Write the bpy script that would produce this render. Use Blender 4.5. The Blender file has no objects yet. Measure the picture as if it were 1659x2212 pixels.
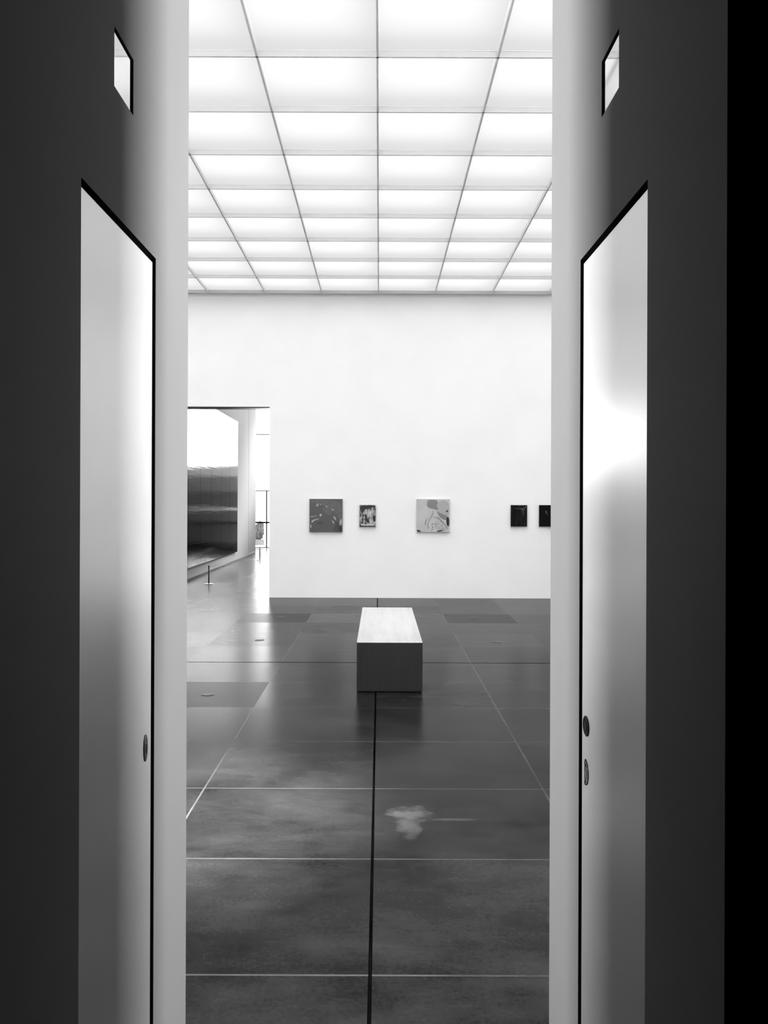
import bpy, bmesh, math, random
from mathutils import Vector
random.seed(7)
S = bpy.context.scene
COL = S.collection

# ---------------------------------------------------------------- camera
cd = bpy.data.cameras.new('camera'); cam = bpy.data.objects.new('camera', cd); COL.objects.link(cam)
cam.location = (0, 0, 1.6)
cam.rotation_mode = 'XYZ'
cam.rotation_euler = (math.radians(90), math.radians(-0.2), 0)
cd.sensor_fit = 'VERTICAL'; cd.sensor_height = 36.0; cd.sensor_width = 27.0
cd.lens = 1850 / 2212 * 36.0
cd.shift_x = 10 / 2212; cd.shift_y = -19 / 2212
cd.clip_start = 0.02; cd.clip_end = 300
S.camera = cam

# ---------------------------------------------------------------- light and exposure
S.view_settings.view_transform = 'Standard'; S.view_settings.look = 'None'
S.view_settings.gamma = 1.0; S.view_settings.use_curve_mapping = False
S.view_settings.exposure = 0.0
PANEL_E = 0.62          # the luminous ceiling's own light
HALL_E = 0.5            # glow added to the unseen ceiling of the hall beyond
w = bpy.data.worlds.new('overcast_sky'); S.world = w; w.use_nodes = True
w.node_tree.nodes['Background'].inputs[0].default_value = (1, 1, 1, 1)
w.node_tree.nodes['Background'].inputs[1].default_value = 10.0
sd = bpy.data.lights.new('sun', 'SUN'); sd.energy = 40; sd.angle = math.radians(50)
sun = bpy.data.objects.new('sun', sd); COL.objects.link(sun)
sun.rotation_euler = Vector((0.25, 0.75, 0.75)).to_track_quat('Z', 'Y').to_euler()
sun.location = (0, 10, 20)

ld = bpy.data.lights.new('laylight_boost', 'AREA'); ld.shape = 'RECTANGLE'; ld.size = 9.4; ld.size_y = 8.4  # unseen light added below the panels to strengthen the ceiling's light on the walls
ld.energy = 425; ld.spread = math.radians(114)
lamp = bpy.data.objects.new('laylight_boost', ld); COL.objects.link(lamp); lamp.location = (-0.027, 10.075, 5.158)

for nm, x, rz, en in (('side_fill', 4.62, 108, 930), ('side_fill', -4.66, -108, 850)):   # unseen lights added beside the entrance to brighten the reveal edges
    sl = bpy.data.lights.new(nm, 'AREA'); sl.shape = 'RECTANGLE'; sl.size = 2.3; sl.size_y = 3.0; sl.energy = en; sl.spread = math.radians(90)
    so = bpy.data.objects.new(nm, sl); COL.objects.link(so); so.location = (x, 3.48, 2.6)
    so.rotation_euler = (math.radians(90), 0, math.radians(rz))

pd = bpy.data.lights.new('added_floor_spot', 'SPOT'); pd.energy = 15000; pd.spot_size = math.radians(30); pd.spot_blend = 1.0; pd.shadow_soft_size = 0.12  # unseen spot added to brighten the near left floor
spot = bpy.data.objects.new('added_floor_spot', pd); COL.objects.link(spot); spot.location = (-0.9, 4.7, 5.05)
spot.rotation_euler = (math.radians(-3), math.radians(2), 0)

# ---------------------------------------------------------------- node helpers
def mat(name):
    m = bpy.data.materials.new(name); m.use_nodes = True
    nt = m.node_tree; b = nt.nodes['Principled BSDF']
    return m, nt, b
def g(v): return (v, v, v, 1)
def N(nt, t, **kw):
    n = nt.nodes.new(t)
    for k, v in kw.items(): setattr(n, k, v)
    return n
def M(nt, op, a, b=None, c=None, clamp=False):
    n = nt.nodes.new('ShaderNodeMath'); n.operation = op; n.use_clamp = clamp
    for i, v in enumerate((a, b, c)):
        if v is None: continue
        if isinstance(v, (int, float)): n.inputs[i].default_value = v
        else: nt.links.new(v, n.inputs[i])
    return n.outputs[0]
def ramp(nt, fac, stops):
    n = nt.nodes.new('ShaderNodeValToRGB'); e = n.color_ramp.elements
    while len(e) < len(stops): e.new(0.5)
    for i, (p, v) in enumerate(stops): e[i].position = p; e[i].color = g(v)
    nt.links.new(fac, n.inputs[0]); return n.outputs[0]
def noise(nt, vec, scale, detail=3, rough=0.5, sc=(1, 1, 1)):
    mp = N(nt, 'ShaderNodeMapping'); mp.inputs['Scale'].default_value = sc
    nt.links.new(vec, mp.inputs[0])
    n = N(nt, 'ShaderNodeTexNoise'); n.inputs['Scale'].default_value = scale
    n.inputs['Detail'].default_value = detail; n.inputs['Roughness'].default_value = rough
    nt.links.new(mp.outputs[0], n.inputs['Vector']); return n.outputs[0]
def coords(nt): return N(nt, 'ShaderNodeTexCoord').outputs['Object']
def bump(nt, b, h, strength, dist=0.002):
    n = N(nt, 'ShaderNodeBump'); n.inputs['Strength'].default_value = strength
    n.inputs['Distance'].default_value = dist
    nt.links.new(h, n.inputs['Height']); nt.links.new(n.outputs[0], b.inputs['Normal'])

def plain(name, v, rough=0.5, metal=0.0, var=0.06, scale=6, spec=0.5, b_=0.0, sc=(1, 1, 1)):
    m, nt, b = mat(name)
    c = coords(nt); n = noise(nt, c, scale, 4, 0.55, sc)
    nt.links.new(ramp(nt, n, [(0.3, v * (1 - var)), (0.7, min(1, v * (1 + var)))]), b.inputs['Base Color'])
    b.inputs['Roughness'].default_value = rough; b.inputs['Metallic'].default_value = metal
    b.inputs['Specular IOR Level'].default_value = spec
    if b_: bump(nt, b, noise(nt, c, scale * 12, 3), b_)
    return m

m_plaster = plain('white_plaster', 0.89, 0.75, var=0.02, scale=1.4, spec=0.25, b_=0.08)
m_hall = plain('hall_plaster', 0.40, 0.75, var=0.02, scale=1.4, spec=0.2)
m_front = plain('plaster_entrance_wall', 0.25, 0.75, var=0.02, scale=1.4, spec=0.25)
m_reveal = plain('satin_painted_reveal', 0.067, 0.6, var=0.03, scale=3, spec=0.04, b_=0.03)
m_darkroom = plain('dark_anteroom_paint', 0.035, 0.9, spec=0.1)
m_black = plain('black_gap_shade_and_parts', 0.006, 0.9, spec=0.05)  # black puts shade into gaps and recesses; also used on black fittings
m_leaf = plain('brushed_metal_leaf', 0.62, 0.28, metal=0.9, var=0.03, scale=2.5)
m_mirror = plain('polished_plate', 0.80, 0.035, metal=1.0, var=0.02)
m_iron = plain('dark_metal', 0.03, 0.35, metal=0.7)
m_blackmetal = plain('blackened_lock_metal', 0.006, 0.5, spec=0.15)
m_steel = plain('satin_steel', 0.35, 0.3, metal=1.0)
m_disc = plain('floor_box_lid_metal', 0.05, 0.45, metal=0.2, spec=0.2)
m_fin = plain('white_ceiling_fin', 0.56, 0.6, var=0.01, spec=0.2)
m_white = plain('matt_white_ceiling', 0.70, 0.8, var=0.02)
m_cord = plain('barrier_cord_grey', 0.25, 0.7)
m_reflected_band = plain('reflected_band_dark', 0.032, 0.6, var=0.2)
m_outground = plain('pale_paving', 0.6, 0.8)
m_facade = plain('pale_facade', 0.75, 0.8)
m_glassdark = plain('pale_grey_window', 0.06, 0.2)
m_bark = plain('dark_foliage', 0.012, 0.8, var=0.3, scale=20)

def luminous(name, e, tr):
    m = bpy.data.materials.new(name); m.use_nodes = True; nt = m.node_tree
    nt.nodes.remove(nt.nodes['Principled BSDF']); out = nt.nodes['Material Output']
    em = N(nt, 'ShaderNodeEmission'); em.inputs[1].default_value = e; em.inputs[0].default_value = (1, 1, 1, 1)
    tl = N(nt, 'ShaderNodeBsdfTranslucent'); c = coords(nt)
    nt.links.new(ramp(nt, noise(nt, c, 2.0), [(0.3, tr * 0.97), (0.7, tr)]), tl.inputs[0])
    a = N(nt, 'ShaderNodeAddShader'); nt.links.new(em.outputs[0], a.inputs[0]); nt.links.new(tl.outputs[0], a.inputs[1])
    nt.links.new(a.outputs[0], out.inputs[0]); return m
m_panel = luminous('luminous_diffuser', PANEL_E, 0.027)
m_hall_glow = luminous('hall_ceiling_glow', HALL_E, 0.015)

def glass(name):
    m = bpy.data.materials.new(name); m.use_nodes = True; nt = m.node_tree
    nt.nodes.remove(nt.nodes['Principled BSDF']); out = nt.nodes['Material Output']
    t = N(nt, 'ShaderNodeBsdfTransparent'); gl = N(nt, 'ShaderNodeBsdfGlossy'); gl.inputs['Roughness'].default_value = 0.02
    f = N(nt, 'ShaderNodeFresnel'); f.inputs[0].default_value = 1.4
    mx = N(nt, 'ShaderNodeMixShader'); nt.links.new(f.outputs[0], mx.inputs[0])
    nt.links.new(t.outputs[0], mx.inputs[1]); nt.links.new(gl.outputs[0], mx.inputs[2]); nt.links.new(mx.outputs[0], out.inputs[0])
    return m
m_glass = glass('clear_glass')

# polished lacquered panels of the large wall piece
def lacquer():
    m, nt, b = mat('polished_lacquer_panel'); c = coords(nt)
    n = noise(nt, c, 3.0, 5, 0.6, (1, 0.25, 9))
    nt.links.new(ramp(nt, n, [(0.3, 0.60), (0.7, 0.78)]), b.inputs['Base Color'])
    b.inputs['Metallic'].default_value = 1.0; b.inputs['Roughness'].default_value = 0.09
    bump(nt, b, n, 0.25, 0.004); return m
m_lacquer = lacquer()

# wood: grain axis 0 x, 1 y, 2 z
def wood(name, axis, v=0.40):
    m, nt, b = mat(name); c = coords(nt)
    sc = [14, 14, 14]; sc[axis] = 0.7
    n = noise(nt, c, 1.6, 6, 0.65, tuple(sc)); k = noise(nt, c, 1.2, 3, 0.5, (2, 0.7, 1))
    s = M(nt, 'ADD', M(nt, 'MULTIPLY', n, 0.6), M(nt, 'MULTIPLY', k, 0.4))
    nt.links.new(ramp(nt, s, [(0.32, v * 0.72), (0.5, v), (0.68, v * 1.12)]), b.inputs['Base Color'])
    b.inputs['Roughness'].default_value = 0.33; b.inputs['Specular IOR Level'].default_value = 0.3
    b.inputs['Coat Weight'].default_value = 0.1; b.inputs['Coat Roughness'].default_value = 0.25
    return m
m_wood_top = wood('oak_veneer_lengthwise', 1, 0.36); m_wood_shaded = wood('oak_veneer_upright_shaded', 2, 0.024)  # same oak; shade of the upright faces is put into the darker colour

# stone slab floor: slabs 0.95 m, pale worn joints, one dark expansion joint each way
PX, PY, SL = -0.026, 2.902, 0.9487
def floor_material():
    m, nt, b = mat('grey_stone_slabs'); c = coords(nt)
    sp = N(nt, 'ShaderNodeSeparateXYZ'); nt.links.new(c, sp.inputs[0]); X, Y = sp.outputs[0], sp.outputs[1]
    u = M(nt, 'DIVIDE', M(nt, 'SUBTRACT', X, PX), SL); v = M(nt, 'DIVIDE', M(nt, 'SUBTRACT', Y, PY), SL)
    iu = M(nt, 'FLOOR', u); iv = M(nt, 'FLOOR', v)
    cb = N(nt, 'ShaderNodeCombineXYZ'); nt.links.new(iu, cb.inputs[0]); nt.links.new(iv, cb.inputs[1])
    wn = N(nt, 'ShaderNodeTexWhiteNoise', noise_dimensions='2D'); nt.links.new(cb.outputs[0], wn.inputs['Vector'])
    r = wn.outputs['Value']
    def dist(q):   # metres to the nearest joint
        f = M(nt, 'FRACT', M(nt, 'ADD', q, 0.5)); return M(nt, 'MULTIPLY', M(nt, 'ABSOLUTE', M(nt, 'SUBTRACT', f, 0.5)), SL)
    wob = M(nt, 'MULTIPLY', M(nt, 'SUBTRACT', noise(nt, c, 2.2, 5, 0.7), 0.5), 0.006)
    dx = M(nt, 'ADD', dist(u), M(nt, 'ABSOLUTE', wob)); dy = M(nt, 'ADD', dist(v), M(nt, 'ABSOLUTE', wob))
    jx = M(nt, 'LESS_THAN', dx, 0.0050); jy = M(nt, 'LESS_THAN', dy, 0.0052)
    wear = ramp(nt, noise(nt, c, 1.3, 4, 0.6), [(0.36, 0.25), (0.58, 1.0)])
    joint = M(nt, 'MULTIPLY', M(nt, 'MAXIMUM', jx, jy), wear)
    dark_c = M(nt, 'LESS_THAN', M(nt, 'ABSOLUTE', M(nt, 'SUBTRACT', X, PX)), 0.0065)
    dark_r = M(nt, 'LESS_THAN', M(nt, 'ABSOLUTE', M(nt, 'SUBTRACT', Y, PY + 6 * SL)), 0.012)
    dark = M(nt, 'MAXIMUM', dark_c, dark_r)
    n1 = noise(nt, c, 1.5, 6, 0.62); n2 = noise(nt, c, 60, 3, 0.6); n3 = noise(nt, c, 5, 5, 0.6, (0.5, 1.6, 1))
    base = M(nt, 'ADD', 0.0088, M(nt, 'MULTIPLY', M(nt, 'SUBTRACT', n1, 0.5), 0.032))
    base = M(nt, 'ADD', base, M(nt, 'MULTIPLY', M(nt, 'SUBTRACT', n3, 0.5), 0.014))
    base = M(nt, 'ADD', base, M(nt, 'MULTIPLY', M(nt, 'SUBTRACT', n2, 0.5), 0.012))
    base = M(nt, 'MULTIPLY', base, M(nt, 'ADD', 0.86, M(nt, 'MULTIPLY', r, 0.28)))
    def near(val, t): return M(nt, 'LESS_THAN', M(nt, 'ABSOLUTE', M(nt, 'SUBTRACT', val, t)), 0.1)
    side = M(nt, 'MAXIMUM', near(iu, -2), near(iu, 1))
    rough_slab = M(nt, 'MAXIMUM', M(nt, 'MULTIPLY', near(iu, -2), near(iv, 4)),
                   M(nt, 'MULTIPLY', side, near(iv, 9)))
    base = M(nt, 'MULTIPLY', base, M(nt, 'SUBTRACT', 1.0, M(nt, 'MULTIPLY', rough_slab, 0.10)))
    # pale scuff with a trailing scratch
    def blob(cx, cy, rx, ry, soft=1.1, nz=1.1):
        q = M(nt, 'ADD', M(nt, 'POWER', M(nt, 'DIVIDE', M(nt, 'SUBTRACT', X, cx), rx), 2.0),
              M(nt, 'POWER', M(nt, 'DIVIDE', M(nt, 'SUBTRACT', Y, cy), ry), 2.0))
        q = M(nt, 'ADD', q, M(nt, 'MULTIPLY', M(nt, 'SUBTRACT', noise(nt, c, 9, 4), 0.5), nz * 3))
        return M(nt, 'DIVIDE', M(nt, 'SUBTRACT', 1.0, q, clamp=True), soft, clamp=True)
    sc = M(nt, 'MAXIMUM', blob(0.17, 4.42, 0.12, 0.12), M(nt, 'MULTIPLY', blob(0.15, 4.25, 0.07, 0.16), 0.7))
    sc = M(nt, 'MAXIMUM', sc, M(nt, 'MULTIPLY', blob(0.38, 4.335, 0.13, 0.022, 0.9, 0.3), 0.5))
    base = M(nt, 'ADD', base, M(nt, 'MULTIPLY', sc, 0.045))
    base = M(nt, 'ADD', M(nt, 'MULTIPLY', base, M(nt, 'SUBTRACT', 1.0, joint)), M(nt, 'MULTIPLY', joint, 0.046))
    base = M(nt, 'MULTIPLY', base, M(nt, 'SUBTRACT', 1.0, M(nt, 'MULTIPLY', dark, 0.96)))
    cc = N(nt, 'ShaderNodeCombineColor')
    for i in range(3): nt.links.new(base, cc.inputs[i])
    nt.links.new(cc.outputs[0], b.inputs['Base Color'])
    ro = M(nt, 'ADD', 0.21, M(nt, 'MULTIPLY', M(nt, 'SUBTRACT', n3, 0.4), 0.06))
    ro = M(nt, 'ADD', ro, M(nt, 'MULTIPLY', r, 0.06)); ro = M(nt, 'ADD', ro, M(nt, 'MULTIPLY', rough_slab, 0.09))
    ro = M(nt, 'ADD', ro, M(nt, 'MULTIPLY', dark, 0.5), clamp=True)
    nt.links.new(ro, b.inputs['Roughness'])
    nt.links.new(M(nt, 'MULTIPLY', M(nt, 'SUBTRACT', 1.0, dark), 0.036), b.inputs['Specular IOR Level'])
    bump(nt, b, n3, 0.02, 0.004)
    return m
m_floor = floor_material()

# ---------------------------------------------------------------- mesh helpers
def quad(bm, pts, mi=0):
    f = bm.faces.new([bm.verts.new(p) for p in pts]); f.material_index = mi; return f
def box(bm, a, b, mi=0):
    x0, y0, z0 = a; x1, y1, z1 = b
    v = [bm.verts.new(p) for p in ((x0,y0,z0),(x1,y0,z0),(x1,y1,z0),(x0,y1,z0),(x0,y0,z1),(x1,y0,z1),(x1,y1,z1),(x0,y1,z1))]
    for f in ((0,3,2,1),(4,5,6,7),(0,1,5,4),(1,2,6,5),(2,3,7,6),(3,0,4,7)):
        bm.faces.new([v[i] for i in f]).material_index = mi
def lathe(bm, prof, axis='Z', c=(0,0,0), n=40, mi=0, sy=1.0):
    rings = []
    for r, h in prof:
        ring = []
        for i in range(n):
            a = 2 * math.pi * i / n; p, q = r * math.cos(a), r * math.sin(a) * sy
            ring.append(bm.verts.new((c[0]+p, c[1]+q, c[2]+h) if axis == 'Z' else (c[0]+h, c[1]+p, c[2]+q)))
        rings.append(ring)
    for a, b in zip(rings, rings[1:]):
        for i in range(n): bm.faces.new((a[i], a[(i+1) % n], b[(i+1) % n], b[i])).material_index = mi
    bm.faces.new(rings[0]).material_index = mi; bm.faces.new(rings[-1]).material_index = mi
def obj(name, bm, mats, parent=None, bevel=0, smooth=False, loc=None):
    bmesh.ops.recalc_face_normals(bm, faces=bm.faces)
    me = bpy.data.meshes.new(name); bm.to_mesh(me); bm.free()
    for mm in (mats if isinstance(mats, (list, tuple)) else [mats]): me.materials.append(mm)
    o = bpy.data.objects.new(name, me); COL.objects.link(o)
    if parent: o.parent = parent
    if loc: o.location = loc
    if bevel:
        bv = o.modifiers.new('bevel', 'BEVEL'); bv.width = bevel; bv.segments = 2; bv.limit_method = 'ANGLE'
    if smooth:
        for p in me.polygons: p.use_smooth = True
    return o
def struct(name, bm, mats, label, cat, **k):
    o = obj(name, bm, mats, **k); o['kind'] = 'structure'; o['label'] = label; o['category'] = cat; return o
def tag(o, label, cat, group=None):
    o['label'] = label; o['category'] = cat
    if group: o['group'] = group
    return o
def empty(name, loc, label, cat, group=None, rot=(0,0,0)):
    o = bpy.data.objects.new(name, None); COL.objects.link(o); o.location = loc; o.rotation_euler = rot
    o.empty_display_size = 0.1
    return tag(o, label, cat, group)
def bm_(): return bmesh.new()
def B(a, b, mi=0): bm = bmesh.new(); box(bm, a, b, mi); return bm

# ---------------------------------------------------------------- dimensions
XL, XR = -0.5018, 0.448          # faces of the entrance reveals
Y0, Y1 = 1.107, 2.238            # thickness of the entrance wall
D = 14.47                        # far wall
ZC = 5.113                       # underside of the ceiling grid
MC = 0.95; CX = -0.027           # ceiling module and centre rib
RL, RR = CX - 5 * MC, CX + 5 * MC
YS = 5.80                        # where the luminous ceiling starts
DL, DR, DZ = -3.76, -1.858, 3.222  # doorway in the far wall
TW = 0.35

# ---------------------------------------------------------------- floor
bm = bm_(); quad(bm, [(-9, -2.6, 0), (6, -2.6, 0), (6, 30.2, 0), (-9, 30.2, 0)])
struct('floor', bm, m_floor, 'grey stone slab floor with pale joints and one dark centre joint', 'floor')

# ---------------------------------------------------------------- entrance wall with its reveals
def holed_plane(bm, x, inward, yr, zr, holes, mi_face=0, mi_cut=1):
    """plane at x over yr,zr with rectangular recesses holes=(y0,y1,z0,z1,depth); inward = -1/+1"""
    ys = sorted({*yr, *[h[0] for h in holes], *[h[1] for h in holes]})
    zs = sorted({*zr, *[h[2] for h in holes], *[h[3] for h in holes]})
    for a, b in zip(ys, ys[1:]):
        for c, d in zip(zs, zs[1:]):
            my, mz = (a + b) / 2, (c + d) / 2
            if any(h[0] < my < h[1] and h[2] < mz < h[3] for h in holes): continue
            quad(bm, [(x, a, c), (x, b, c), (x, b, d), (x, a, d)], mi_face)
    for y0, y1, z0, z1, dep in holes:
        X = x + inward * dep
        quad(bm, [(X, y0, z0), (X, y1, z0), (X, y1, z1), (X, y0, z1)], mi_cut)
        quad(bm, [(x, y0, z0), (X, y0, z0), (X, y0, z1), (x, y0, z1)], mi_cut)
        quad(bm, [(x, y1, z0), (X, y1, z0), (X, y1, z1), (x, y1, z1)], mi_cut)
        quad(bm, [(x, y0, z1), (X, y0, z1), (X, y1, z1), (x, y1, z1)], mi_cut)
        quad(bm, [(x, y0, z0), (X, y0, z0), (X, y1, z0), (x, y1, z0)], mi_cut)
DOORY0, DOORY1, DOORZ = 1.436, 1.915, 2.145
def entrance(side, x, xo):
    inw = -1 if side == 'left' else 1
    dep = 0.06
    bm = bm_()
    mz = (2.384, 2.497)
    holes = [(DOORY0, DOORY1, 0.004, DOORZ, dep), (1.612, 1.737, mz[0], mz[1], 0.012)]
    holed_plane(bm, x, inw, (Y0, Y1), (0, 5.3), holes)
    quad(bm, [(x, Y1, 0), (xo, Y1, 0), (xo, Y1, 5.3), (x, Y1, 5.3)], 2)      # gallery side
    quad(bm, [(x, Y0, 0), (xo, Y0, 0), (xo, Y0, 5.3), (x, Y0, 5.3)], 3)      # anteroom side
    quad(bm, [(xo, Y0, 0), (xo, Y1, 0), (xo, Y1, 5.3), (xo, Y0, 5.3)], 3)
    quad(bm, [(x, Y0, 5.3), (xo, Y0, 5.3), (xo, Y1, 5.3), (x, Y1, 5.3)], 3)
    struct('wall_entrance_' + side, bm, [m_reveal, m_black, m_front, m_darkroom],
           f'thick {side} wall of the entrance passage, grey satin reveal fading into the dark', 'wall')
entrance('left', XL, RL - 0.2); entrance('right', XR, RR + 0.2)
bm = bm_(); LZ = 3.22
box(bm, (XL, Y0, LZ), (XR, Y1, 5.3), 0)
struct('wall_entrance_lintel', bm, [m_front], 'wall above the entrance passage', 'wall')

# door leaves folded open into the reveals
def leaf(n, x, inw, side):
    bm = bm_()
    fx = x + inw * 0.004; bx = x + inw * 0.045
    box(bm, (min(fx, bx), DOORY0 + 0.006, 0.006), (max(fx, bx), DOORY1 - 0.013, DOORZ - 0.0115))
    o = struct('door_%d' % n, bm, m_leaf, f'narrow satin metal door leaf standing open in the {side} reveal', 'door', bevel=0.001)
    return o, fx
d1, f1 = leaf(1, XL, -1, 'left')
d2, f2 = leaf(2, XR, 1, 'right')
# left: oval lock plate with a key cylinder
bm = bm_(); lathe(bm, [(0.0125, -0.001), (0.0135, 0.0), (0.0135, 0.002), (0.0125, 0.0028)], 'X', (f1, 1.855, 1.068), 40, sy=2.15)
lp = obj('lock_plate', bm, m_blackmetal, d1, smooth=False); lp['label'] = 'dark oval lock plate'
bm = bm_(); lathe(bm, [(0.0080, 0), (0.0080, 0.0007), (0.0070, 0.0009)], 'X', (f1 + 0.0026, 1.855, 1.066), 28, sy=1.3)
obj('key_cylinder', bm, m_black, lp)
bm = bm_(); lathe(bm, [(0.0020, 0), (0.0020, 0.0008)], 'X', (f1 + 0.0028, 1.852, 1.079), 12)
obj('keyhole_rim', bm, m_steel, lp)
# right: round finger pull, folding ring below it
bm = bm_()
lathe(bm, [(0.0245, 0.001), (0.0255, -0.0015), (0.0225, -0.003), (0.0205, -0.003), (0.0200, -0.0006), (0.013, -0.0006), (0.001, -0.0006)], 'X', (f2 , 1.862, 1.117), 48, sy=0.86)
fp = obj('finger_pull', bm, m_black, d2, smooth=True); fp['label'] = 'round dark finger pull'
bm = bm_(); lathe(bm, [(0.011, 0), (0.011, -0.002), (0.009, -0.0025)], 'X', (f2, 1.864, 1.115), 32)
obj('lock_core', bm, m_black, fp)
def tube(bm, pts, r, n=8, closed=False, mi=0):
    P = [Vector(p) for p in pts]; rings = []
    for i, p in enumerate(P):
        a = P[i-1] if (i or closed) else p; b = P[(i+1) % len(P)] if (i < len(P)-1 or closed) else p
        t = (b - a).normalized(); s = Vector((0,0,1)) if abs(t.z) < 0.9 else Vector((1,0,0))
        u = t.cross(s).normalized(); v = t.cross(u)
        rings.append([bm.verts.new(p + r*(math.cos(2*math.pi*k/n)*u + math.sin(2*math.pi*k/n)*v)) for k in range(n)])
    rng = range(len(P)) if closed else range(len(P)-1)
    for i in rng:
        a, b = rings[i], rings[(i+1) % len(P)]
        for k in range(n): bm.faces.new((a[k], a[(k+1) % n], b[(k+1) % n], b[k])).material_index = mi
    if not closed: bm.faces.new(rings[0]); bm.faces.new(rings[-1])
bm = bm_()
cy, cz = 1.872, 1.016
arc = [(f2 - 0.0012, cy - 0.030 * math.cos(t), cz + 0.028 * math.sin(t)) for t in [math.radians(-80 + 160 * i / 20) for i in range(21)]]
inner = [(f2 - 0.0012, cy - 0.016 * math.cos(t), cz - 0.002 + 0.021 * math.sin(t)) for t in [math.radians(-85 + 170 * i / 16) for i in range(17)]]
tube(bm, arc, 0.0011); tube(bm, inner + [inner[0]], 0.0009)
tube(bm, [arc[0], (f2 - 0.0012, cy - 0.002, cz - 0.024), inner[0]], 0.0012); tube(bm, [arc[-1], (f2 - 0.0012, cy + 0.001, cz + 0.018), inner[-1]], 0.0010)
fr = obj('folding_ring', bm, m_black, d2); fr['label'] = 'black outlined D-shaped flush ring'

# mirror-polished square plates high in the reveals
for x, inw, side in ((XL, -1, 'left'), (XR, 1, 'right')):
    a, b = x + inw * 0.0035, x + inw * 0.0105
    bm = bm_(); box(bm, (min(a, b), 1.6135, 2.3855), (max(a, b), 1.7355, 2.4955))
    tag(obj('polished_wall_plate', bm, m_mirror), f'small square polished plate set high in the {side} reveal above the door leaf', 'wall plate', 'polished plates in the reveals')

# dark anteroom around the camera
bm = bm_()
quad(bm, [(-2.6, -2.6, 0), (-2.6, Y0, 0), (-2.6, Y0, 3.4), (-2.6, -2.6, 3.4)])
struct('wall_anteroom_left', bm, m_darkroom, 'dark wall of the anteroom, left', 'wall')
bm = bm_(); quad(bm, [(2.6, -2.6, 0), (2.6, Y0, 0), (2.6, Y0, 3.4), (2.6, -2.6, 3.4)])
struct('wall_anteroom_right', bm, m_darkroom, 'dark wall of the anteroom, right', 'wall')
bm = bm_(); quad(bm, [(-2.6, -2.6, 0), (2.6, -2.6, 0), (2.6, -2.6, 3.4), (-2.6, -2.6, 3.4)])
struct('wall_anteroom_back', bm, m_darkroom, 'dark back wall of the anteroom', 'wall')
bm = bm_(); quad(bm, [(-2.6, -2.6, 3.4), (2.6, -2.6, 3.4), (2.6, Y0, 3.4), (-2.6, Y0, 3.4)])
struct('ceiling_anteroom', bm, m_darkroom, 'dark ceiling of the anteroom', 'ceiling')

# ---------------------------------------------------------------- gallery walls
struct('wall_left', B((RL - 0.2, Y1, 0), (RL, D, 5.3)), m_plaster, 'white left wall of the gallery', 'wall')
struct('wall_right', B((RR, Y1, 0), (RR + 0.2, D, 5.3)), m_plaster, 'white right wall of the gallery', 'wall')
bm = bm_()
def rect_xy(bm, y, x0, x1, z0, z1, mi=0): quad(bm, [(x0, y, z0), (x1, y, z0), (x1, y, z1), (x0, y, z1)], mi)
for y in (D, D + TW):
    rect_xy(bm, y, -9, DL, 0, DZ); rect_xy(bm, y, DR, 6, 0, DZ); rect_xy(bm, y, -9, 6, DZ, 5.6)
quad(bm, [(DL, D, 0), (DL, D+TW, 0), (DL, D+TW, DZ), (DL, D, DZ)])
quad(bm, [(DR, D, 0), (DR, D+TW, 0), (DR, D+TW, DZ), (DR, D, DZ)])
quad(bm, [(DL, D, DZ), (DR, D, DZ), (DR, D+TW, DZ), (DL, D+TW, DZ)])
quad(bm, [(-9, D, 5.6), (6, D, 5.6), (6, D+TW, 5.6), (-9, D+TW, 5.6)])
struct('wall_back', bm, m_plaster, 'white far gallery wall with a tall doorway at the left', 'wall')
struct('trim_1', B((DL, D + 0.03, DZ - 0.014), (DR, D + 0.30, DZ - 0.001)), m_iron, 'dark strip painting shade under the head of the far doorway', 'shade strip')  # stands in for the shaded underside of the doorway head

# ---------------------------------------------------------------- ceiling
bm = bm_()
box(bm, (RL - 0.2, Y1, ZC), (RR + 0.2, YS - 0.01, ZC + 0.18))
struct('ceiling_front', bm, m_white, 'plain white ceiling over the entrance end', 'ceiling')
YE = YS + 9 * MC
bm = bm_(); FT = 0.009; PZ = ZC + 0.052; UP = ZC + 0.42
for i in range(11):
    x = CX + (i - 5) * MC
    box(bm, (x - FT, YS - FT, ZC), (x + FT, YE + FT, UP))
for j in range(10):
    y = YS + j * MC
    box(bm, (RL, y - FT, ZC), (RR, y + FT, UP))
struct('ceiling', bm, m_fin, 'white grid of thin fins carrying the luminous ceiling panels', 'ceiling')
struct('trim_2', B((RL, YE + FT, ZC), (RR, D - 0.035, UP)), m_fin, 'white border strip between ceiling grid and far wall', 'trim')
struct('trim_3', B((RL, D - 0.036, ZC + 0.05), (RR, D + 0.01, ZC + 0.09)), m_black, 'black strip painting the shaded gap at the top of the far wall', 'trim')  # solid black strip in place of the shade inside the gap
struct('trim_4', B((RL, D - 0.010, ZC - 0.036), (RR, D + 0.01, ZC - 0.020)), m_plaster, 'thin picture rail bead at the top of the far wall', 'trim')

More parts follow.
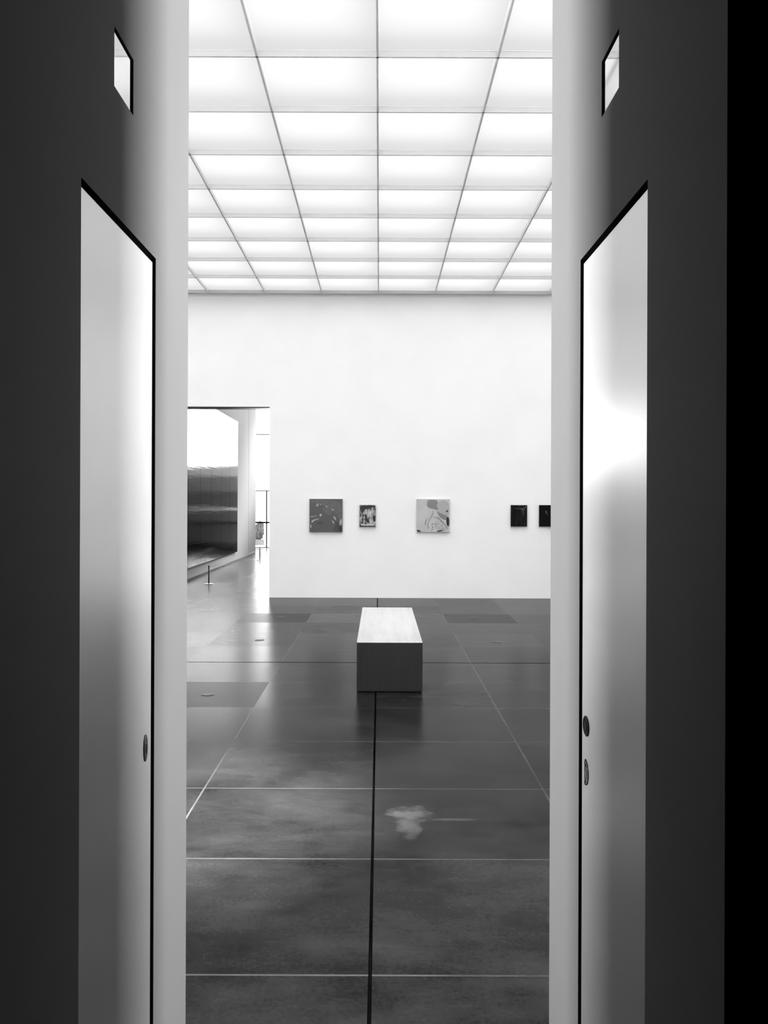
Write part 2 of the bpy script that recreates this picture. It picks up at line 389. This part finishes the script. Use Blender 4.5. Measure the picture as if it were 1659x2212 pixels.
rows = ['far row', 'second row from the far wall', 'third row from the far wall', 'fourth row from the far wall', 'fifth row from the far wall',
        'sixth row from the far wall', 'seventh row from the far wall', 'eighth row from the far wall', 'front row']
ords = ['first', 'second', 'third', 'fourth', 'fifth']
proto = None
for j in range(9):
    for i in range(10):
        x = CX + (i - 5) * MC + FT; y = YS + j * MC + FT
        if proto is None:
            bm = bm_(); w_ = MC - 2 * FT
            v0, v1 = 0, 0.006
            box(bm, (0.0005, 0.0005, 0), (w_ - 0.0005, w_ - 0.0005, v1))
            # a single translucent sheet: keep the lower face only, edges are covered by the fins
            bmesh.ops.delete(bm, geom=[f for f in bm.faces if abs(f.calc_center_median().z) > 1e-5], context='FACES')
            proto = obj('light_panel', bm, m_panel, loc=(x, y, PZ)); o = proto
        else:
            o = proto.copy(); COL.objects.link(o); o.location = (x, y, PZ)
        col = f'{ords[4 - i]} left of centre' if i < 5 else f'{ords[i - 5]} right of centre'
        tag(o, f'glowing ceiling panel, {rows[8 - j]}, {col}', 'light panel', 'luminous ceiling panels')

# ---------------------------------------------------------------- hall beyond the doorway
HX, HE, HR = -4.0, 27.7, 3.0
HY = D + TW; EY = 30.2; HZ = 5.5
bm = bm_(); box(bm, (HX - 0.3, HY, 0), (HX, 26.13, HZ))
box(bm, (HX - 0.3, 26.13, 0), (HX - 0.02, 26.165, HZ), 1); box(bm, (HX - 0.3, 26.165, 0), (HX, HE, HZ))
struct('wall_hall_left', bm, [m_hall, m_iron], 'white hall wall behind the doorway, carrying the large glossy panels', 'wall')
struct('wall_hall_right', B((HR, HY, 0), (HR + 0.2, EY, HZ)), m_plaster, 'white right wall of the hall beyond', 'wall')
bm = bm_()
for mi, (za, zb) in enumerate(((0, 0.2), (0.2, 0.9), (0.9, 2.0), (2.0, 2.53), (2.53, 2.95))): box(bm, (-3.4, EY, za), (6, EY + 0.2, zb), mi)  # unseen bands placed to be mirrored in the glossy wall panels
struct('wall_hall_end', bm, [m_black, plain('reflected_band_low', 0.012, 0.6), m_reflected_band, plain('reflected_band_grey', 0.085, 0.6), plain('reflected_band_pale', 0.30, 0.7)], 'unseen lower end wall of the hall, dark bands added for the artwork reflection', 'wall')
bm = bm_(); box(bm, (-3.4, EY - 0.06, 0.86), (HR, EY - 0.001, 0.93)); 
struct('trim_5', bm, m_black, 'black rail added along the unseen hall end wall for its reflection', 'trim')
struct('trim_6', B((-3.4, EY - 0.03, 1.36), (HR, EY - 0.001, 1.39)), m_plaster, 'thin white line added along the unseen hall end wall for its reflection', 'trim')
bm = bm_(); quad(bm, [(-9, HY, HZ), (HR, HY, HZ), (HR, EY + 0.2, HZ), (-9, EY + 0.2, HZ)])
struct('ceiling_hall', bm, m_hall_glow, 'unseen ceiling of the hall beyond, with an added glow', 'ceiling')  # emission added here to light the hall
# end glazing
wr = struct('window_1', B((-9, EY + 0.08, 0.0), (-3.4, EY + 0.09, HZ)), m_glass, 'tall bright window wall at the end of the hall', 'window')
bm = bm_()
for z, t in ((0.02, 0.02), (2.02, 0.018), (4.02, 0.018), (HZ - 0.03, 0.03)): box(bm, (-9, EY + 0.04, z - t), (-3.4, EY + 0.12, z + t))
for x in (-7.0, -5.5, -3.98, -3.42): box(bm, (x - 0.025, EY + 0.04, 0), (x + 0.025, EY + 0.12, 2.02))
obj('window_frame', bm, m_iron, wr)
obj('safety_rail', B((-9, EY - 0.03, 0.875), (-3.4, EY + 0.0, 0.935)), m_black, wr)
w2 = struct('window_2', B((-3.4, EY + 0.08, 2.95), (HR, EY + 0.09, HZ)), m_glass, 'high window band over the dark end wall', 'window')
obj('window_frame', B((-3.4, EY + 0.04, 3.6), (HR, EY + 0.12, 3.66)), m_steel, w2)
# outside the window
bm = bm_(); quad(bm, [(-60, EY + 0.2, -0.02), (60, EY + 0.2, -0.02), (60, 120, -0.02), (-60, 120, -0.02)])
struct('ground_outside', bm, m_outground, 'pale paving outside the hall window', 'ground')
bl = empty('building', (-9.5, 68, -0.02), 'pale building seen through the far window at the end of the hall', 'building')
obj('facade', B((-9, 0, 0), (9, 8, 9)), m_facade, bl)
for i in range(3):
    for k in range(2):
        obj('window', B((-7.8 + i * 2.3, -0.05, 1.0 + k * 2.6), (-6.6 + i * 2.3, 0.0, 2.4 + k * 2.6)), m_glassdark, bl)
sh = empty('shrub_planter', (-4.62, 33.0, -0.02), 'dark shrub in a low planter outside the far window', 'planter')
obj('planter', B((-0.22, -0.2, 0), (0.22, 0.2, 0.22)), m_glassdark, sh, bevel=0.01)
bm = bm_(); bmesh.ops.create_icosphere(bm, subdivisions=4, radius=1.0)
for v in bm.verts:
    k = 1 + 0.22 * math.sin(9 * v.co.x + 3 * v.co.z) * math.cos(8 * v.co.y + 5 * v.co.z) + random.uniform(-0.10, 0.10)
    v.co = Vector((v.co.x * 0.17 * k + 0.03 * v.co.z, v.co.y * 0.17 * k, v.co.z * 0.34 * k + 0.53))
obj('foliage', bm, m_bark, sh)

# the large glossy wall piece: upright panels side by side
wa = empty('wall_relief', (HX, 20.1, 0.24), 'huge glossy dark panelled artwork on the hall wall seen through the doorway', 'artwork')
for k in range(6):
    ya = 16.43 + k * 1.24
    obj('panel', B((0.005, ya + 0.011 - 20.1, 0), (0.05, ya + 1.229 - 20.1, 3.61)), [m_lacquer, m_black], wa)
for o in wa.children:
    for p in o.data.polygons: p.material_index = 0 if p.normal.x > 0.5 else 1
obj('backing', B((0.0005, 16.44 - 20.1, 0.01), (0.02, 23.86 - 20.1, 3.60)), m_black, wa)

# low barrier: posts and cord
def post(x, y, lab):
    e = empty('barrier_post', (x, y, 0), lab, 'barrier post', 'low barrier posts before the glossy artwork')
    bm = bm_(); lathe(bm, [(0.092, 0.0), (0.092, 0.006), (0.085, 0.011), (0.02, 0.014)], n=40); obj('base', bm, m_steel, e, smooth=True)
    bm = bm_(); lathe(bm, [(0.013, 0.012), (0.013, 0.345)], n=20); obj('pole', bm, m_iron, e, smooth=True)
    bm = bm_(); lathe(bm, [(0.016, 0.340), (0.017, 0.352), (0.014, 0.362), (0.004, 0.366)], n=20); obj('cap', bm, m_iron, e, smooth=True)
post(-3.345, 16.82, 'short dark barrier post on a round base, nearer one inside the doorway')
post(-3.30, 23.68, 'short dark barrier post farther away, before the bright window')
bm = bm_(); pts = []
for i in range(21):
    t = i / 20; pts.append((-3.345 + 0.045 * t, 16.835 + 6.83 * t, 0.335 - 0.06 * math.sin(math.pi * t)))
tube(bm, pts, 0.0035, 6)
tag(obj('cord', bm, m_cord), 'thin grey cord strung low between the two barrier posts', 'cord')

# ---------------------------------------------------------------- bench
BX, BY, BW, BL, BH, T = -0.0, 7.235, 0.556, 2.44, 0.4225, 0.02
bx = -0.002
be = empty('gallery_bench', (0.0915, BY, 0), 'pale wooden box bench standing alone in the middle of the gallery floor', 'bench')
def mitred(name, outer, inner, m, label=None):
    bm = bm_(); o = [bm.verts.new(p) for p in outer]; i = [bm.verts.new(p) for p in inner]
    bm.faces.new(o); bm.faces.new(i)
    for k in range(4): bm.faces.new((o[k], o[(k+1) % 4], i[(k+1) % 4], i[k]))
    ob = obj(name, bm, m, be)
    return ob
h = BW / 2; e = 0.0009; z0 = 0.012
mitred('top_panel', [(-h,0,BH),(h,0,BH),(h,BL,BH),(-h,BL,BH)], [(-h+T,T,BH-T),(h-T,T,BH-T),(h-T,BL-T,BH-T),(-h+T,BL-T,BH-T)], m_wood_top)
def side(name, a, b, n):   # vertical panel from a to b in plan, n = inward normal
    (ax, ay), (bx_, by_) = a, b; d = Vector((bx_-ax, by_-ay)).normalized(); g_ = 0.0015
    A = (ax + n[0]*g_, ay + n[1]*g_); Bq = (bx_ + n[0]*g_, by_ + n[1]*g_)
    Ai = (ax + d.x*T + n[0]*T, ay + d.y*T + n[1]*T); Bi = (bx_ - d.x*T + n[0]*T, by_ - d.y*T + n[1]*T)
    mitred(name, [(*A, z0), (*Bq, z0), (*Bq, BH-0.0035), (*A, BH-0.0035)], [(*Ai, z0), (*Bi, z0), (*Bi, BH-T-0.0035), (*Ai, BH-T-0.0035)], m_wood_shaded)
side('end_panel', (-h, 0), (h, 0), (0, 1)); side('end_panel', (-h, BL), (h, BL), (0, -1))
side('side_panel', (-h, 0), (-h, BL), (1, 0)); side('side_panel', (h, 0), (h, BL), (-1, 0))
obj('plinth', B((-h + 0.012, 0.012, 0), (h - 0.012, BL - 0.012, 0.03)), m_black, be)

# ---------------------------------------------------------------- floor boxes
def floor_box(x, y, lab):
    e = empty('floor_box', (x, y, 0), lab, 'floor box', 'round metal floor box lids')
    bm = bm_(); lathe(bm, [(0.056, 0.0002), (0.056, 0.0022), (0.050, 0.0030), (0.048, 0.0012)], n=48); obj('rim', bm, m_iron, e)
    bm = bm_(); lathe(bm, [(0.047, 0.0005), (0.047, 0.0030), (0.045, 0.0035)], n=48); obj('lid', bm, m_disc, e)
floor_box(-1.425, 7.14, 'round metal floor box lid in the darker slab left of the bench front')
floor_box(-1.39, 9.98, 'round metal floor box lid in the bright light streak by the doorway')
floor_box(1.365, 9.90, 'round metal floor box lid on the floor right of the bench')
floor_box(-1.37, 12.0, 'round metal floor box lid left of the bench, near the back wall')
floor_box(1.33, 11.95, 'round metal floor box lid right of the bench, near the back wall')

# ---------------------------------------------------------------- paintings
def pmat(name, v, var=0.2, scale=14, rough=0.45, sc=(1, 1, 1)): return plain(name, v, rough, var=var, scale=scale, sc=sc)
SC = D / 1850
def painting(name_label, x0, x1, z0, z1, face, blobs, palette, side_v=0.2):
    w_, h_ = x1 - x0, z1 - z0
    e = empty('painting', ((x0 + x1) / 2, D, z0), name_label, 'painting', 'small abstract paintings on the back wall')
    ed = plain('canvas_edge', side_v, 0.7)
    bm = bm_(); box(bm, (-w_/2, -0.035, 0), (w_/2, -0.001, h_), 0)
    for f in bm.faces:
        if f.calc_center_median().y < -0.034: f.material_index = 1
    obj('canvas', bm, [ed, face], e, bevel=0.0015)
    if blobs:
        bm = bm_()
        for li, (mi, pts) in enumerate(blobs):
            # pts in 0..1 (x right, y down), smoothed
            P = [Vector((p[0], p[1])) for p in pts]
            for _ in range(2):
                Q = []
                for a, b in zip(P, P[1:] + P[:1]): Q += [a * 0.75 + b * 0.25, a * 0.25 + b * 0.75]
                P = Q
            y = -0.0356 - 0.0003 * li
            vs = [bm.verts.new((-w_/2 + min(0.997, max(0.003, p.x)) * w_, y, h_ - min(0.997, max(0.003, p.y)) * h_)) for p in P]
            f = bm.faces.new(vs); f.material_index = mi
            r = bmesh.ops.extrude_face_region(bm, geom=[f])
            for v in r['geom']:
                if isinstance(v, bmesh.types.BMVert): v.co.y = -0.0349
        obj('paint_layer', bm, palette, e)
    return e
# offsets from photo columns: x = (px-820)*SC
def rx(p): return p * SC
grey1 = pmat('mid_dark_grey_paint', 0.075, 0.06, 3)
pal1 = [pmat('grey_paint', 0.10, 0.1), pmat('light_grey_paint', 0.33, 0.2, 20), pmat('near_black_paint', 0.012), pmat('dark_grey_paint', 0.045)]
blobs1 = [
 (0, [(0.02,0.08),(0.28,0.15),(0.42,0.22),(0.55,0.24),(0.70,0.34),(0.84,0.48),(0.92,0.62),(0.98,0.62),(0.98,0.02),(0.02,0.02)]),
 (0, [(0.38,0.26),(0.50,0.27),(0.56,0.22),(0.66,0.34),(0.68,0.44),(0.60,0.50),(0.50,0.46),(0.42,0.36)]),
 (1, [(0.20,0.16),(0.25,0.13),(0.28,0.17),(0.26,0.22),(0.21,0.24)]),
 (1, [(0.30,0.15),(0.36,0.15),(0.35,0.18),(0.31,0.17)]),
 (1, [(0.48,0.20),(0.52,0.20),(0.55,0.25),(0.51,0.27)]),
 (1, [(0.66,0.30),(0.71,0.30),(0.75,0.34),(0.70,0.36),(0.67,0.34)]),
 (1, [(0.70,0.53),(0.77,0.53),(0.81,0.58),(0.80,0.64),(0.76,0.63),(0.75,0.57)]),
 (1, [(0.02,0.52),(0.08,0.53),(0.16,0.52),(0.24,0.48),(0.22,0.51),(0.12,0.55),(0.03,0.55)]),
 (1, [(0.30,0.46),(0.36,0.45),(0.39,0.47),(0.34,0.54),(0.31,0.52)]),
 (1, [(0.06,0.66),(0.14,0.62),(0.26,0.60),(0.30,0.58),(0.27,0.62),(0.14,0.66),(0.07,0.74)]),
 (1, [(0.02,0.78),(0.05,0.76),(0.07,0.86),(0.04,0.90)]),
 (3, [(0.20,0.74),(0.30,0.68),(0.42,0.69),(0.44,0.74),(0.36,0.77),(0.26,0.76)]),
 (1, [(0.68,0.64),(0.71,0.66),(0.76,0.74),(0.74,0.76),(0.69,0.70)]),
 (3, [(0.76,0.72),(0.84,0.68),(0.92,0.68),(0.98,0.80),(0.98,0.98),(0.74,0.98),(0.72,0.88),(0.78,0.82)]),
 (1, [(0.92,0.64),(0.97,0.58),(0.99,0.66),(0.98,0.78),(0.92,0.80),(0.90,0.74)]),
 (2, [(0.88,0.84),(0.94,0.80),(0.98,0.86),(0.98,0.98),(0.90,0.98)]),
]
def streaky(name, lo, hi, sc, scale, seed):
    m, nt, b = mat(name); c = coords(nt)
    mp = N(nt, 'ShaderNodeMapping'); mp.inputs['Location'].default_value = (seed, seed * 2, 0); nt.links.new(c, mp.inputs[0])
    n = noise(nt, mp.outputs[0], scale, 6, 0.7, sc)
    b.inputs['Specular IOR Level'].default_value = 0.1
    nt.links.new(ramp(nt, n, [(0.42, lo), (0.50, (lo + hi) / 3), (0.58, hi)]), b.inputs['Base Color'])
    b.inputs['Roughness'].default_value = 0.5; return m
face2 = streaky('scraped_grey_black_paint', 0.01, 0.45, (3, 1, 1), 9, 3.1)
face4 = streaky('black_scraped_paint', 0.001, 0.012, (6, 1, 0.5), 9, 1.7)
face5 = plain('black_paint', 0.002, 0.7, var=0.3, scale=10, spec=0.1)
pal2 = [pmat('black_smear', 0.01, 0.4, 20), pmat('pale_smear', 0.55, 0.25, 25)]
blobs2 = [
 (0, [(0.02,0.02),(0.98,0.02),(0.98,0.12),(0.70,0.10),(0.50,0.16),(0.38,0.20),(0.20,0.28),(0.12,0.50),(0.10,0.30),(0.03,0.20)]),
 (0, [(0.82,0.50),(0.96,0.44),(0.98,0.74),(0.88,0.78),(0.80,0.66)]),
 (0, [(0.30,0.40),(0.44,0.46),(0.50,0.66),(0.62,0.74),(0.58,0.84),(0.40,0.78),(0.34,0.60)]),
 (1, [(0.40,0.20),(0.46,0.20),(0.47,0.42),(0.42,0.44)]), (1, [(0.52,0.20),(0.58,0.19),(0.60,0.46),(0.55,0.48)]),
 (1, [(0.64,0.22),(0.69,0.22),(0.70,0.56),(0.66,0.58)]), (1, [(0.76,0.18),(0.80,0.18),(0.82,0.44),(0.77,0.44)]),
 (1, [(0.62,0.62),(0.68,0.62),(0.70,0.82),(0.64,0.82)]), (1, [(0.22,0.34),(0.28,0.32),(0.32,0.37),(0.26,0.44)]),
 (1, [(0.05,0.86),(0.40,0.90),(0.70,0.88),(0.95,0.90),(0.95,0.94),(0.05,0.94)]),
 (0, [(0.02,0.95),(0.98,0.95),(0.98,0.985),(0.02,0.985)]),
]
face3 = pmat('pale_grey_paint', 0.47, 0.10, 5)
pal3 = [pmat('mid_grey_paint', 0.20, 0.06, 6), pmat('soft_grey_paint', 0.36, 0.1, 6), pmat('black_blot', 0.004, 0.3), pmat('fine_grey_line', 0.16, 0.2), pmat('speckled_grey', 0.38, 0.35, 45)]
blobs3 = [
 (1, [(0.62,0.04),(0.98,0.04),(0.98,0.52),(0.86,0.56),(0.70,0.50),(0.62,0.36)]),
 (0, [(0.33,0.02),(0.62,0.02),(0.64,0.12),(0.60,0.20),(0.66,0.30),(0.62,0.34),(0.50,0.30),(0.38,0.28),(0.30,0.20),(0.32,0.10)]),
 (0, [(0.60,0.34),(0.70,0.42),(0.80,0.46),(0.88,0.50),(0.96,0.54),(0.96,0.60),(0.84,0.64),(0.74,0.58),(0.66,0.50)]),
 (4, [(0.58,0.62),(0.66,0.56),(0.78,0.66),(0.90,0.80),(0.96,0.92),(0.80,0.96),(0.60,0.92),(0.52,0.80)]),
 (3, [(0.50,0.38),(0.52,0.38),(0.44,0.56),(0.34,0.74),(0.36,0.90),(0.34,0.90),(0.32,0.74),(0.42,0.56)]),
 (3, [(0.36,0.58),(0.38,0.58),(0.28,0.66),(0.28,0.80),(0.26,0.80),(0.25,0.66)]),
 (3, [(0.62,0.52),(0.76,0.64),(0.90,0.80),(0.96,0.90),(0.94,0.90),(0.88,0.81),(0.74,0.66),(0.60,0.54)]),
 (3, [(0.50,0.54),(0.62,0.56),(0.70,0.60),(0.70,0.615),(0.62,0.575),(0.50,0.555)]),
 (2, [(0.90,0.56),(0.98,0.52),(0.99,0.82),(0.93,0.82),(0.90,0.72)]),
 (2, [(0.88,0.36),(0.96,0.32),(0.94,0.38),(0.90,0.40)]),
 (2, [(0.01,0.92),(0.07,0.93),(0.16,0.98),(0.01,0.985)]), (2, [(0.60,0.95),(0.82,0.93),(0.78,0.97),(0.62,0.985)]),
 (2, [(0.44,0.97),(0.46,0.96),(0.47,0.98),(0.45,0.985)]),
 (2, [(0.46,0.74),(0.49,0.74),(0.49,0.77),(0.46,0.77)]), (2, [(0.47,0.83),(0.50,0.83),(0.49,0.87),(0.47,0.86)]), (2, [(0.46,0.90),(0.49,0.90),(0.49,0.93),(0.46,0.92)]),
 (2, [(0.55,0.75),(0.58,0.75),(0.57,0.78),(0.55,0.77)]), (2, [(0.48,0.36),(0.51,0.36),(0.50,0.39)]),
]
pal4 = [pmat('thin_grey_scratch', 0.05, 0.3), pmat('pale_corner_smear', 0.16, 0.5, 30)]
blobs4 = [
 (0, [(0.24,0.16),(0.72,0.15),(0.78,0.17),(0.77,0.52),(0.75,0.54),(0.74,0.19),(0.24,0.175)]),
 (1, [(0.76,0.08),(0.80,0.12),(0.84,0.22),(0.80,0.18)]), (1, [(0.88,0.04),(0.92,0.05),(0.93,0.14),(0.89,0.13)]),
 (1, [(0.82,0.20),(0.86,0.21),(0.90,0.24),(0.84,0.24)]), (1, [(0.50,0.03),(0.58,0.03),(0.58,0.05),(0.50,0.05)]),
]
pal5 = [pmat('faint_grey_touch', 0.05, 0.4, 30)]
blobs5 = [(0, [(0.36,0.26),(0.44,0.25),(0.48,0.34),(0.42,0.44),(0.40,0.34)]), (0, [(0.48,0.40),(0.54,0.41),(0.53,0.46),(0.48,0.44)])]
ZR = 1.6
def zr(v): return ZR + v * SC
painting('square grey abstract painting with drifting blots, leftmost on the back wall', rx(-150.6), rx(-79.4), zr(-62.4), zr(8.8), grey1, blobs1, pal1, 0.15)
painting('small scraped black and white painting, between the two square ones', rx(-42.6), rx(-7.6), zr(-51), zr(-4), face2, blobs2, pal2, 0.1)
painting('square pale grey abstract painting with black blots at its edges', rx(80.6), rx(151.6), zr(-62.2), zr(9.3), face3, blobs3, pal3, 0.3)
painting('small almost black painting with pale smear in its top right corner', rx(283.6), rx(318.6), zr(-49.2), zr(-3), face4, blobs4, pal4, 0.01)
painting('small plain black painting cut off by the right reveal', rx(344.6), rx(379.6), zr(-49), zr(-2.8), face5, blobs5, pal5, 0.01)
